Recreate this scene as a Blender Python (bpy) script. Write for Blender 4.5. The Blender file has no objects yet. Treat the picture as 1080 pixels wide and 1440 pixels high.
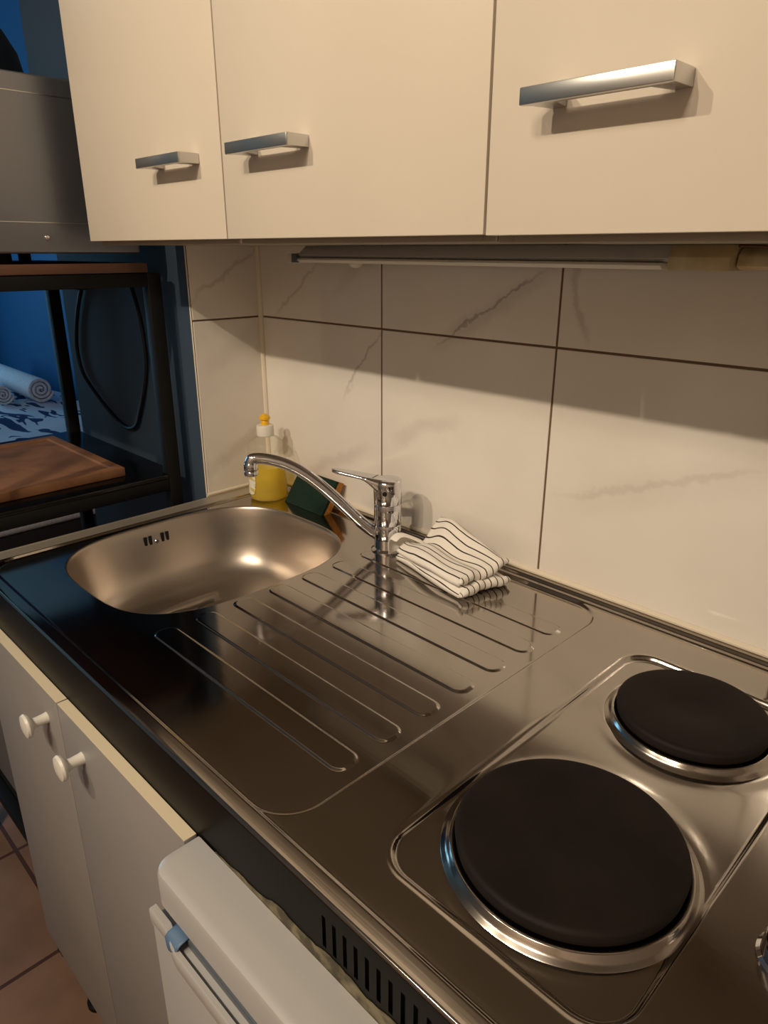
import bpy, bmesh, math, random
from mathutils import Vector, Matrix
random.seed(4)
S = bpy.context.scene
COL = S.collection
PI = math.pi
H = 0.9          # counter top
DEP = 0.5686     # counter depth

# ------------------------------------------------------------ materials
def lin(c):
    return tuple((x/12.92 if x <= .04045 else ((x+.055)/1.055)**2.4) for x in c)
def mat(name, rgb, rough=.5, metal=0., srgb=True, **kw):
    m = bpy.data.materials.new(name); m.use_nodes = True
    b = m.node_tree.nodes['Principled BSDF']
    c = lin(rgb) if srgb else rgb
    b.inputs['Base Color'].default_value = (*c, 1)
    b.inputs['Roughness'].default_value = rough
    b.inputs['Metallic'].default_value = metal
    for k, v in kw.items():
        b.inputs[k.replace('_', ' ')].default_value = v
    return m
def nd(m, t, **kw):
    n = m.node_tree.nodes.new(t)
    for k, v in kw.items(): setattr(n, k, v)
    return n
def lk(m, a, b): m.node_tree.links.new(a, b)
def bs(m): return m.node_tree.nodes['Principled BSDF']
def ramp(m, stops):
    r = nd(m, 'ShaderNodeValToRGB')
    e = r.color_ramp.elements
    while len(e) < len(stops): e.new(.5)
    for i, (p, c) in enumerate(stops):
        e[i].position = p; e[i].color = (*c, 1) if len(c) == 3 else c
    return r
def coords(m, scale=(1, 1, 1), loc=(0, 0, 0), rot=(0, 0, 0)):
    tc = nd(m, 'ShaderNodeTexCoord'); mp = nd(m, 'ShaderNodeMapping')
    mp.inputs['Scale'].default_value = scale; mp.inputs['Location'].default_value = loc
    mp.inputs['Rotation'].default_value = rot
    lk(m, tc.outputs['Object'], mp.inputs['Vector']); return mp.outputs[0]
def noisy(m, c1, c2, scale=(5, 5, 5), detail=4, p0=.35, p1=.65, bump=0., rough=None, srgb=True):
    """colour variation + optional bump, in object space"""
    v = coords(m, scale); n = nd(m, 'ShaderNodeTexNoise'); n.inputs['Scale'].default_value = 1
    n.inputs['Detail'].default_value = detail
    lk(m, v, n.inputs['Vector'])
    r = ramp(m, [(p0, lin(c1) if srgb else c1), (p1, lin(c2) if srgb else c2)])
    lk(m, n.outputs['Fac'], r.inputs[0]); lk(m, r.outputs[0], bs(m).inputs['Base Color'])
    if bump:
        bp = nd(m, 'ShaderNodeBump'); bp.inputs['Strength'].default_value = bump
        bp.inputs['Distance'].default_value = .002
        lk(m, n.outputs['Fac'], bp.inputs['Height']); lk(m, bp.outputs[0], bs(m).inputs['Normal'])
    if rough:
        mr = nd(m, 'ShaderNodeMapRange'); mr.inputs[3].default_value = rough[0]; mr.inputs[4].default_value = rough[1]
        mr.inputs[1].default_value = .3; mr.inputs[2].default_value = .7
        lk(m, n.outputs['Fac'], mr.inputs[0]); lk(m, mr.outputs[0], bs(m).inputs['Roughness'])
    return m

def steel(name, base, rough, var=.05, brush=(6, 220, 6), bump=.04):
    m = mat(name, base, rough, 1.)
    v = coords(m, brush); n = nd(m, 'ShaderNodeTexNoise'); n.inputs['Scale'].default_value = 1; n.inputs['Detail'].default_value = 3
    lk(m, v, n.inputs['Vector'])
    v2 = coords(m, (7, 7, 7)); n2 = nd(m, 'ShaderNodeTexNoise'); n2.inputs['Scale'].default_value = 1; n2.inputs['Detail'].default_value = 5
    lk(m, v2, n2.inputs['Vector'])
    mr = nd(m, 'ShaderNodeMapRange'); mr.inputs[1].default_value = .3; mr.inputs[2].default_value = .7
    mr.inputs[3].default_value = rough-var; mr.inputs[4].default_value = rough+var
    lk(m, n2.outputs['Fac'], mr.inputs[0]); lk(m, mr.outputs[0], bs(m).inputs['Roughness'])
    bp = nd(m, 'ShaderNodeBump'); bp.inputs['Strength'].default_value = bump; bp.inputs['Distance'].default_value = .0006
    lk(m, n.outputs['Fac'], bp.inputs['Height']); lk(m, bp.outputs[0], bs(m).inputs['Normal'])
    return m

M = {}
M['steel'] = steel('counter_steel', (.69, .665, .64), .115, .035)
M['bowl'] = steel('bowl_steel', (.74, .70, .66), .34, .04, brush=(40, 40, 40), bump=.02)
M['rim'] = steel('dull_rim_steel', (.80, .77, .72), .62, .04)
M['chrome'] = mat('chrome', (.86, .86, .88), .06, 1.)
M['ring'] = steel('ring_steel', (.66, .63, .60), .17, .04, brush=(60, 60, 60))
M['alu'] = mat('satin_aluminium', (.82, .82, .82), .32, 1.)
M['plate'] = noisy(mat('cast_iron', (.11, .08, .07), .65, Specular_IOR_Level=.2), (.075, .055, .045), (.11, .08, .065), (18, 18, 18), 5, bump=.25)
M['cab'] = noisy(mat('cabinet_laminate', (.84, .80, .745), .42), (.835, .795, .74), (.85, .81, .755), (4, 4, 4))
M['cabedge'] = mat('cabinet_edge', (.86, .81, .70), .5)
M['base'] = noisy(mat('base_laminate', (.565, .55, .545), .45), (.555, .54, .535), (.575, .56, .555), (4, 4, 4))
M['carcass'] = mat('carcass_board', (.62, .58, .52), .6)
M['white'] = mat('white_enamel', (.70, .695, .69), .3)
M['plastic'] = mat('white_plastic', (.88, .87, .84), .4)
M['yplastic'] = noisy(mat('aged_plastic', (.80, .74, .60), .45), (.82, .76, .62), (.70, .62, .46), (30, 30, 30))
M['greyplastic'] = mat('grey_plastic', (.35, .38, .42), .4)
M['blackmetal'] = mat('black_metal', (.05, .05, .055), .6, Specular_IOR_Level=.25)
M['apron'] = noisy(mat('black_enamel', (.10, .075, .06), .42, Specular_IOR_Level=.14), (.03, .025, .025), (.045, .035, .03), (20, 20, 20))
M['blackgloss'] = mat('black_gloss', (.03, .03, .035), .2)
M['black'] = mat('black_void', (.02, .02, .02), .9)
M['cable'] = mat('black_rubber', (.03, .03, .035), .5)
M['grout'] = mat('grout', (.42, .33, .26), .9)
M['silicone'] = mat('silicone', (.87, .83, .76), .4)
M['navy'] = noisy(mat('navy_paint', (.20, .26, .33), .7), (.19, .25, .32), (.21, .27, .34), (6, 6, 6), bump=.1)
M['bluewall'] = noisy(mat('blue_paint', (.17, .43, .62), .7), (.16, .42, .61), (.18, .44, .64), (3, 3, 3))
M['ceil'] = mat('ceiling_paint', (.80, .78, .74), .8)
M['wallp'] = mat('room_paint', (.80, .75, .68), .8)
M['floordark'] = mat('dark_paint', (.16, .15, .16), .8)

# marble-look glazed tile
def marble(name, axis, segs):
    """segs: (u0, z0, u1, z1, half width, strength) - grey veins across the tiles"""
    m = mat(name, (.88, .86, .83), .09)
    v = coords(m)
    nz = nd(m, 'ShaderNodeTexNoise'); nz.inputs['Scale'].default_value = 16; nz.inputs['Detail'].default_value = 5; nz.inputs['Roughness'].default_value = .65
    lk(m, v, nz.inputs['Vector'])
    sub = nd(m, 'ShaderNodeVectorMath', operation='SUBTRACT'); sub.inputs[1].default_value = (.5, .5, .5); lk(m, nz.outputs['Color'], sub.inputs[0])
    sc = nd(m, 'ShaderNodeVectorMath', operation='SCALE'); sc.inputs['Scale'].default_value = .045; lk(m, sub.outputs[0], sc.inputs[0])
    ad = nd(m, 'ShaderNodeVectorMath', operation='ADD'); lk(m, v, ad.inputs[0]); lk(m, sc.outputs[0], ad.inputs[1])
    sp = nd(m, 'ShaderNodeSeparateXYZ'); lk(m, ad.outputs[0], sp.inputs[0])
    cb = nd(m, 'ShaderNodeCombineXYZ'); lk(m, sp.outputs[axis], cb.inputs[0]); lk(m, sp.outputs[2], cb.inputs[1])
    tot = None
    for u0, z0, u1, z1, hw, st in segs:
        L = math.hypot(u1-u0, z1-z0); dx, dz = (u1-u0)/L, (z1-z0)/L
        a = nd(m, 'ShaderNodeVectorMath', operation='SUBTRACT'); a.inputs[1].default_value = (u0, z0, 0); lk(m, cb.outputs[0], a.inputs[0])
        t = nd(m, 'ShaderNodeVectorMath', operation='DOT_PRODUCT'); t.inputs[1].default_value = (dx/L, dz/L, 0); lk(m, a.outputs[0], t.inputs[0])
        n = nd(m, 'ShaderNodeVectorMath', operation='DOT_PRODUCT'); n.inputs[1].default_value = (-dz, dx, 0); lk(m, a.outputs[0], n.inputs[0])
        ab = nd(m, 'ShaderNodeMath', operation='ABSOLUTE'); lk(m, n.outputs['Value'], ab.inputs[0])
        w = nd(m, 'ShaderNodeMapRange', interpolation_type='SMOOTHERSTEP'); w.inputs[1].default_value = 0; w.inputs[2].default_value = hw; w.inputs[3].default_value = st; w.inputs[4].default_value = 0; lk(m, ab.outputs[0], w.inputs[0])
        r = ramp(m, [(0, (0, 0, 0)), (.25, (1, 1, 1)), (.75, (1, 1, 1)), (1, (0, 0, 0))]); lk(m, t.outputs['Value'], r.inputs[0])
        mu = nd(m, 'ShaderNodeMath', operation='MULTIPLY'); lk(m, w.outputs[0], mu.inputs[0]); lk(m, r.outputs[0], mu.inputs[1])
        if tot is None: tot = mu
        else:
            mx = nd(m, 'ShaderNodeMath', operation='MAXIMUM'); lk(m, tot.outputs[0], mx.inputs[0]); lk(m, mu.outputs[0], mx.inputs[1]); tot = mx
    cl = nd(m, 'ShaderNodeTexNoise'); cl.inputs['Scale'].default_value = 5; cl.inputs['Detail'].default_value = 3; lk(m, v, cl.inputs['Vector'])
    cr = ramp(m, [(.35, lin((.87, .845, .815))), (.65, lin((.90, .88, .855)))]); lk(m, cl.outputs['Fac'], cr.inputs[0])
    f = nd(m, 'ShaderNodeMixRGB'); f.inputs[2].default_value = (*lin((.62, .57, .53)), 1); lk(m, cr.outputs[0], f.inputs[1])
    lk(m, tot.outputs[0], f.inputs[0]); lk(m, f.outputs[0], bs(m).inputs['Base Color'])
    return m
M['marble'] = marble('marble_tile', 0, [
    (.43, 1.205, .635, 1.325, .0045, .75), (.42, 1.20, .66, 1.33, .022, .22), (.64, 1.02, .95, 1.13, .010, .28), (.62, 1.0, 1.0, 1.15, .04, .10), (.90, 1.13, 1.18, 1.17, .012, .3),
    (.225, 1.10, .335, 1.235, .005, .45), (.03, 1.22, .19, 1.335, .006, .35), (.20, 1.27, .30, 1.34, .02, .15), (.34, 1.05, .50, 1.11, .02, .2), (.655, 1.35, .69, 1.22, .008, .35), (.10, .93, .30, 1.03, .02, .22)])
M['marble2'] = marble('marble_tile_return', 1, [(-.15, 1.25, .02, 1.36, .006, .35), (-.17, .93, .01, 1.03, .022, .25), (-.14, 1.13, .0, 1.21, .03, .15)])

# floor tiles
def floor_mat():
    m = mat('terracotta_floor', (.55, .42, .33), .35)
    v = coords(m)
    sp = nd(m, 'ShaderNodeSeparateXYZ'); lk(m, v, sp.inputs[0])
    outs = []
    for i, off in ((0, -.063), (1, -.515)):
        s = nd(m, 'ShaderNodeMath', operation='SUBTRACT'); s.inputs[1].default_value = off-33.2; lk(m, sp.outputs[i], s.inputs[0])
        q = nd(m, 'ShaderNodeMath', operation='MODULO'); q.inputs[1].default_value = .332; lk(m, s.outputs[0], q.inputs[0])
        a = nd(m, 'ShaderNodeMath', operation='SUBTRACT'); a.inputs[1].default_value = .166; lk(m, q.outputs[0], a.inputs[0])
        b = nd(m, 'ShaderNodeMath', operation='ABSOLUTE'); lk(m, a.outputs[0], b.inputs[0]); outs.append(b)
    mxx = nd(m, 'ShaderNodeMath', operation='MAXIMUM'); lk(m, outs[0].outputs[0], mxx.inputs[0]); lk(m, outs[1].outputs[0], mxx.inputs[1])
    g = nd(m, 'ShaderNodeMath', operation='GREATER_THAN'); g.inputs[1].default_value = .1615; lk(m, mxx.outputs[0], g.inputs[0])
    n = nd(m, 'ShaderNodeTexNoise'); n.inputs['Scale'].default_value = 5; n.inputs['Detail'].default_value = 6; lk(m, v, n.inputs['Vector'])
    r = ramp(m, [(.35, lin((.53, .41, .33))), (.65, lin((.63, .50, .41)))]); lk(m, n.outputs['Fac'], r.inputs[0])
    f = nd(m, 'ShaderNodeMixRGB'); f.inputs[2].default_value = (*lin((.34, .22, .17)), 1)
    lk(m, g.outputs[0], f.inputs[0]); lk(m, r.outputs[0], f.inputs[1]); lk(m, f.outputs[0], bs(m).inputs['Base Color'])
    return m
M['floor'] = floor_mat()

# wood
def wood(name, c1, c2, sc, rough=.5):
    m = mat(name, c1, rough)
    v = coords(m, sc)
    n = nd(m, 'ShaderNodeTexNoise'); n.inputs['Scale'].default_value = 1; n.inputs['Detail'].default_value = 6; n.inputs['Distortion'].default_value = 1.2
    lk(m, v, n.inputs['Vector'])
    r = ramp(m, [(.3, lin(c2)), (.55, lin(c1)), (.8, lin(tuple(x*1.1 for x in c1)))]); lk(m, n.outputs['Fac'], r.inputs[0])
    lk(m, r.outputs[0], bs(m).inputs['Base Color']); return m
M['board'] = wood('chopping_wood', (.56, .39, .27), (.42, .29, .20), (9, 9, 9), .75)
M['plank'] = wood('plank_wood', (.37, .25, .19), (.28, .18, .14), (6, 2, 40))

# striped towel: stripes follow the UV v coordinate (metres)
def towel_mat():
    m = mat('striped_cotton', (.92, .90, .86), .9)
    tc = nd(m, 'ShaderNodeUVMap'); sp = nd(m, 'ShaderNodeSeparateXYZ'); lk(m, tc.outputs[0], sp.inputs[0])
    n = nd(m, 'ShaderNodeTexNoise'); n.inputs['Scale'].default_value = 14; lk(m, coords(m), n.inputs['Vector'])
    ns = nd(m, 'ShaderNodeMath', operation='MULTIPLY_ADD'); ns.inputs[1].default_value = .006; ns.inputs[2].default_value = .003
    lk(m, n.outputs['Fac'], ns.inputs[0])
    ad = nd(m, 'ShaderNodeMath', operation='ADD'); lk(m, sp.outputs[1], ad.inputs[0]); lk(m, ns.outputs[0], ad.inputs[1])
    q = nd(m, 'ShaderNodeMath', operation='MODULO'); q.inputs[1].default_value = .0103; lk(m, ad.outputs[0], q.inputs[0])
    g = nd(m, 'ShaderNodeMath', operation='LESS_THAN'); g.inputs[1].default_value = .0017; lk(m, q.outputs[0], g.inputs[0])
    f = nd(m, 'ShaderNodeMixRGB'); f.inputs[1].default_value = (*lin((.93, .91, .88)), 1); f.inputs[2].default_value = (*lin((.20, .15, .14)), 1)
    lk(m, g.outputs[0], f.inputs[0]); lk(m, f.outputs[0], bs(m).inputs['Base Color'])
    w = nd(m, 'ShaderNodeTexNoise'); w.inputs['Scale'].default_value = 900; lk(m, coords(m), w.inputs['Vector'])
    bp = nd(m, 'ShaderNodeBump'); bp.inputs['Strength'].default_value = .5; bp.inputs['Distance'].default_value = .0005
    lk(m, w.outputs['Fac'], bp.inputs['Height']); lk(m, bp.outputs[0], bs(m).inputs['Normal'])
    return m
M['towel'] = towel_mat()
M['cloth'] = noisy(mat('white_cotton', (.93, .91, .88), .9), (.92, .90, .87), (.94, .92, .89), (300, 300, 300), bump=.3)
M['terry'] = noisy(mat('white_terry', (.90, .92, .95), .95), (.86, .88, .92), (.95, .96, .98), (90, 90, 90), bump=.5)
M['scour'] = noisy(mat('scouring_pad', (.02, .15, .11), .95), (.01, .12, .08), (.02, .17, .12), (400, 400, 400), bump=.8)
M['sponge'] = noisy(mat('sponge_foam', (.72, .49, .20), .95), (.64, .41, .14), (.78, .55, .24), (260, 260, 260), bump=.8)
M['capyellow'] = mat('yellow_plastic', (.93, .72, .12), .35)
M['bluefilm'] = mat('blue_film', (.36, .47, .60), .5)
M['apron_strip'] = noisy(mat('mottled_grey', (.45, .43, .36), .8), (.30, .28, .22), (.50, .47, .38), (60, 60, 60), p0=.4, p1=.6, bump=.4)

def clear_mat(name, tint, opac_col, opac, rough=.06):
    m = bpy.data.materials.new(name); m.use_nodes = True; nt = m.node_tree
    nt.nodes.remove(bs(m)); out = [n for n in nt.nodes if n.type == 'OUTPUT_MATERIAL'][0]
    t = nd(m, 'ShaderNodeBsdfTransparent'); t.inputs[0].default_value = (*tint, 1)
    d = nd(m, 'ShaderNodeBsdfPrincipled'); d.inputs['Base Color'].default_value = (*lin(opac_col), 1); d.inputs['Roughness'].default_value = .3
    mx = nd(m, 'ShaderNodeMixShader'); mx.inputs[0].default_value = opac
    lk(m, t.outputs[0], mx.inputs[1]); lk(m, d.outputs[0], mx.inputs[2])
    g = nd(m, 'ShaderNodeBsdfGlossy'); g.inputs['Roughness'].default_value = rough
    lw = nd(m, 'ShaderNodeLayerWeight'); lw.inputs[0].default_value = .12
    m2 = nd(m, 'ShaderNodeMixShader'); ml = nd(m, 'ShaderNodeMath', operation='MULTIPLY'); ml.inputs[1].default_value = .4; lk(m, lw.outputs['Fresnel'], ml.inputs[0]); lk(m, ml.outputs[0], m2.inputs[0]); lk(m, mx.outputs[0], m2.inputs[1]); lk(m, g.outputs[0], m2.inputs[2])
    lk(m, m2.outputs[0], out.inputs[0]); return m
M['bottle'] = clear_mat('clear_bottle', (.97, .97, .95), (.9, .88, .8), .07)
M['liquid'] = clear_mat('yellow_soap', (.97, .86, .18), (.96, .84, .08), .42)
def label_mat():
    m = mat('bottle_label', (.90, .88, .80), .4)
    v = coords(m, (60, 60, 130))
    n = nd(m, 'ShaderNodeTexNoise'); n.inputs['Scale'].default_value = 1; lk(m, v, n.inputs['Vector'])
    r = ramp(m, [(.52, lin((.90, .89, .84))), (.56, lin((.80, .74, .42)))]); lk(m, n.outputs['Fac'], r.inputs[0])
    lk(m, r.outputs[0], bs(m).inputs['Base Color']); return m
M['label'] = label_mat()
def bed_mat():
    m = mat('patterned_cover', (.8, .85, .95), .9)
    v = coords(m, (3.2, 10, 10))
    n = nd(m, 'ShaderNodeTexNoise'); n.inputs['Scale'].default_value = 1.3; n.inputs['Detail'].default_value = 1.0; n.inputs['Distortion'].default_value = 1.0
    lk(m, v, n.inputs['Vector'])
    r = ramp(m, [(.53, lin((.90, .92, .96))), (.55, lin((.10, .22, .42)))]); r.color_ramp.interpolation = 'LINEAR'
    lk(m, n.outputs['Fac'], r.inputs[0]); lk(m, r.outputs[0], bs(m).inputs['Base Color']); return m
M['bed'] = bed_mat()

# ------------------------------------------------------------ mesh helpers
def link(name, me, m, parent=None, smooth=False, label=None):
    if isinstance(me, bmesh.types.BMesh):
        bm = me; bmesh.ops.recalc_face_normals(bm, faces=bm.faces) if not getattr(link, 'keep', False) else None
        me = bpy.data.meshes.new(name); bm.to_mesh(me); bm.free()
    o = bpy.data.objects.new(name, me); COL.objects.link(o)
    for x in (m if isinstance(m, (list, tuple)) else [m]): me.materials.append(x)
    if smooth:
        for p in me.polygons: p.use_smooth = True
        if smooth != 'all':
            try: me.set_sharp_from_angle(angle=math.radians(35 if smooth is True else smooth))
            except Exception: pass
    if parent is not None: o.parent = parent
    if label: o['label'] = label
    return o
def box(bm, x0, x1, y0, y1, z0, z1, bev=0, seg=2, mi=0):
    r = bmesh.ops.create_cube(bm, size=1)
    vs = r['verts']
    bmesh.ops.scale(bm, vec=(abs(x1-x0), abs(y1-y0), abs(z1-z0)), verts=vs)
    bmesh.ops.translate(bm, vec=((x0+x1)/2, (y0+y1)/2, (z0+z1)/2), verts=vs)
    fs = set(f for v in vs for f in v.link_faces)
    for f in fs: f.material_index = mi
    if bev:
        es = list(set(e for v in vs for e in v.link_edges))
        bmesh.ops.bevel(bm, geom=es, offset=bev, segments=seg, profile=.5, affect='EDGES')
    return vs
def B(name, m, parent, x0, x1, y0, y1, z0, z1, bev=.001, seg=2, **kw):
    bm = bmesh.new(); box(bm, x0, x1, y0, y1, z0, z1, bev, seg); return link(name, bm, m, parent, smooth=True if bev else False, **kw)
def thing(name, label, cat, group=None, loc=(0, 0, 0)):
    o = bpy.data.objects.new(name, None); o.empty_display_size = .05; COL.objects.link(o)
    o['label'] = label; o['category'] = cat
    if group: o['group'] = group
    return o
def tag(o, label, cat, group=None):
    o['label'] = label; o['category'] = cat
    if group: o['group'] = group
    return o
def struct(name, bm, m, smooth=False):
    o = link(name, bm, m, None, smooth); o['kind'] = 'structure'; return o
def sbox(name, m, *a, bev=0):
    bm = bmesh.new(); box(bm, *a, bev); return struct(name, bm, m)
def lathe(bm, prof, c, seg=64, sx=1, sy=1, cap0=True, cap1=True, ax=None):
    """prof: list of (r, z) -> rings about a vertical axis at c (or along ax matrix)"""
    rings = []
    for r, z in prof:
        ring = []
        for i in range(seg):
            a = 2*PI*i/seg; p = Vector((r*math.cos(a)*sx, r*math.sin(a)*sy, z))
            if ax is not None: p = ax @ p
            ring.append(bm.verts.new((p.x+c[0], p.y+c[1], p.z+c[2])))
        rings.append(ring)
    for k in range(len(rings)-1):
        for i in range(seg):
            j = (i+1) % seg; bm.faces.new((rings[k][i], rings[k][j], rings[k+1][j], rings[k+1][i]))
    if cap0: bm.faces.new(rings[0][::-1])
    if cap1: bm.faces.new(rings[-1])
    return rings
def tube(bm, pts, rad, seg=16, caps=True, flat=1.0):
    pts = [Vector(p) for p in pts]; n = len(pts); rads = rad if isinstance(rad, (list, tuple)) else [rad]*n
    rings = []; up = Vector((0, 0, 1)); prev = None
    for k, p in enumerate(pts):
        t = (pts[min(k+1, n-1)]-pts[max(k-1, 0)]).normalized()
        if prev is None:
            s = t.cross(up)
            if s.length < 1e-4: s = t.cross(Vector((1, 0, 0)))
            s.normalize()
        else:
            s = (prev - t*prev.dot(t)).normalized()
        prev = s; u = s.cross(t).normalized()
        rings.append([bm.verts.new(p + s*rads[k]*math.cos(2*PI*i/seg) + u*rads[k]*flat*math.sin(2*PI*i/seg)) for i in range(seg)])
    for k in range(n-1):
        for i in range(seg):
            j = (i+1) % seg; bm.faces.new((rings[k][i], rings[k][j], rings[k+1][j], rings[k+1][i]))
    if caps: bm.faces.new(rings[0][::-1]); bm.faces.new(rings[-1])
    return rings
def catmull(P, n=8):
    P = [Vector(p) for p in P]; out = []
    for i in range(len(P)-1):
        a = P[max(i-1, 0)]; b = P[i]; c = P[i+1]; d = P[min(i+2, len(P)-1)]
        for k in range(n):
            t = k/n
            out.append(.5*((2*b)+(c-a)*t+(2*a-5*b+4*c-d)*t*t+(-a+3*b-3*c+d)*t**3))
    out.append(P[-1]); return out
def sst(a, b, x):
    t = max(0., min(1., (x-a)/(b-a))); return t*t*(3-2*t)
def rr(x, y, x0, x1, y0, y1, r):
    """signed distance to rounded rectangle"""
    cx, cy = (x0+x1)/2, (y0+y1)/2; hx, hy = (x1-x0)/2-r, (y1-y0)/2-r
    dx, dy = abs(x-cx)-hx, abs(y-cy)-hy
    return math.hypot(max(dx, 0), max(dy, 0)) + min(max(dx, dy), 0) - r

# ------------------------------------------------------------ the room
sbox('floor', M['floor'], -5.2, 2.3, -2.9, 1.1, -.05, 0)
sbox('ceiling', M['ceil'], -5.2, 2.3, -2.9, 1.1, 2.75, 2.8)
sbox('wall_right', M['wallp'], 2.2, 2.3, -2.9, .12, 0, 2.75)
sbox('wall_front', M['wallp'], -5.2, 2.2, -2.9, -2.8, 0, 2.75)
sbox('wall_bedroom', M['bluewall'], -5.2, -.57, .95, 1.1, 0, 2.75)
sbox('wall_far_left', M['bluewall'], -5.2, -5.1, -2.8, .95, 0, 2.75)
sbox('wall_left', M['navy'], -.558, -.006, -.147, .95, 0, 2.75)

# back wall: tiles with recessed grout in one mesh
def tiled_wall(name, m, org, ua, na, us, vs, gap=.0032, thick=.006):
    """us, vs: joint positions along the wall and in height; faces at org"""
    bm = bmesh.new(); ua = Vector(ua); na = Vector(na); org = Vector(org)
    for i in range(len(us)-1):
        for j in range(len(vs)-1):
            a, b, c, d = us[i]+gap/2, us[i+1]-gap/2, vs[j]+gap/2, vs[j+1]-gap/2
            e = .0008
            q = [(a, c), (b, c), (b, d), (a, d)]; q2 = [(a+e, c+e), (b-e, c+e), (b-e, d-e), (a+e, d-e)]
            lo = [bm.verts.new(org+ua*x+Vector((0, 0, z))-na*thick) for x, z in q]
            mi = [bm.verts.new(org+ua*x+Vector((0, 0, z))-na*e*.6) for x, z in q]
            hi = [bm.verts.new(org+ua*x+Vector((0, 0, z))) for x, z in q2]
            bm.faces.new(hi)
            for k in range(4):
                l = (k+1) % 4; bm.faces.new((mi[k], mi[l], hi[l], hi[k])); bm.faces.new((lo[k], lo[l], mi[l], mi[k]))
    # grout bed, with a solid backing
    a, b, c, d = us[0], us[-1], vs[0], vs[-1]
    f = [bm.verts.new(org+ua*x+Vector((0, 0, z))-na*.0012) for x, z in ((a, c), (b, c), (b, d), (a, d))]
    g = [bm.verts.new(org+ua*x+Vector((0, 0, z))-na*.1 if na.y else org+ua*x+Vector((0, 0, z))-na*.0058) for x, z in ((a, c), (b, c), (b, d), (a, d))]
    ff = bm.faces.new(f); ff.material_index = 1
    for k in range(4):
        l = (k+1) % 4; x = bm.faces.new((f[k], f[l], g[l], g[k])); x.material_index = 2
    x = bm.faces.new(g[::-1]); x.material_index = 1
    return struct(name, bm, [m, M['grout'], M['silicone']])
tiled_wall('wall_back', M['marble'], (0, 0, 0), (1, 0, 0), (0, -1, 0), [0, .3239, .6443, .9647, 1.285, 1.605, 1.925, 2.2], [0, .0248, .6248, 1.2248, 1.8248, 2.4248, 2.75])
tiled_wall('wall_return', M['marble2'], (0, 0, 0), (0, -1, 0), (1, 0, 0), [.001, .147], [0, .0248, .6248, 1.2248, 1.8248, 2.4248, 2.75])
# silicone bead in the tile corner and along the counter
bm = bmesh.new(); tube(bm, [(.0015, -.0015, .9), (.0015, -.0015, 1.36)], .0055, 10); struct('trim_1', bm, M['silicone'], True)
bm = bmesh.new(); tube(bm, [(.0, -.0005, .9085), (1.3, -.0005, .9085)], .0045, 10); struct('trim_2', bm, M['silicone'], True)
bm = bmesh.new(); tube(bm, [(.0, -.001, .9035), (.0, -.147, .9035)], .003, 10); struct('trim_3', bm, M['silicone'], True)

# bedroom window (blue daylight)
wf = bmesh.new()
for a in ((-5.098, -5.05, -1.9, -1.84, .9, 2.2), (-5.098, -5.05, .04, .1, .9, 2.2), (-5.098, -5.05, -1.84, .04, 2.14, 2.2), (-5.098, -5.05, -1.84, .04, .9, .96), (-5.098, -5.05, -.93, -.87, .96, 2.14)):
    box(wf, *a, .004)
struct('window_1', wf, M['plastic'])

# ------------------------------------------------------------ steel sink top
SINKX, SINKY = (.043+.386)/2, (-.476-.082)/2
SA, SB, SN = (.386-.043)/2, (.476-.082)/2, 3.1
PX0, PX1, PY0, PY1 = .040, .3895, -.492, -.066     # flat patch around the bowl
PADS = [-.455+.058*k for k in range(7)]
PLATES = [('large', .941, -.399, .090), ('small', .940, -.169, .0725)]
XMAX = 1.26
def zt(x, y):
    z = 0.
    z -= .0022*sst(-.5525, -.5490, y)*1.0                       # front lip
    z += .0050*sst(-.0155, -.0095, y) + .0022*sst(-.0210, -.0180, y)   # rear upstand
    z += .0022*(1-sst(.0, .004, x))
    d = rr(x, y, .033, .766, -.5500, -.021, .045)
    z -= .0038*(1-sst(-.0035, .0015, d))
    for py in PADS:
        if abs(y-py) < .03:
            d = rr(x, y, .394, .7465, py-.0148, py+.0148, .0125)
            z += .0014*(1-sst(-.0014, .0010, d))
    d = rr(x, y, .8354, 1.042, -.5105, -.0812, .033)
    z += .0004*math.exp(-((d-.002)/.0025)**2)
    z -= .0048*(1-sst(-.0045, .0008, d))
    for _, px, py, r in PLATES:
        q = math.hypot(x-px, y-py)
        z += .0008*math.exp(-((q-(r+.013))/.008)**2) if q > r+.005 else 0
    # sheet rolls over at the front edge
    e = y+DEP
    if e < .003: z -= .003-math.sqrt(max(0, .003**2-(.003-e)**2))
    if x < .003: z -= .003-math.sqrt(max(0, .003**2-(.003-x)**2))
    return H+z
ZF = H-.0022-.0038
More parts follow.
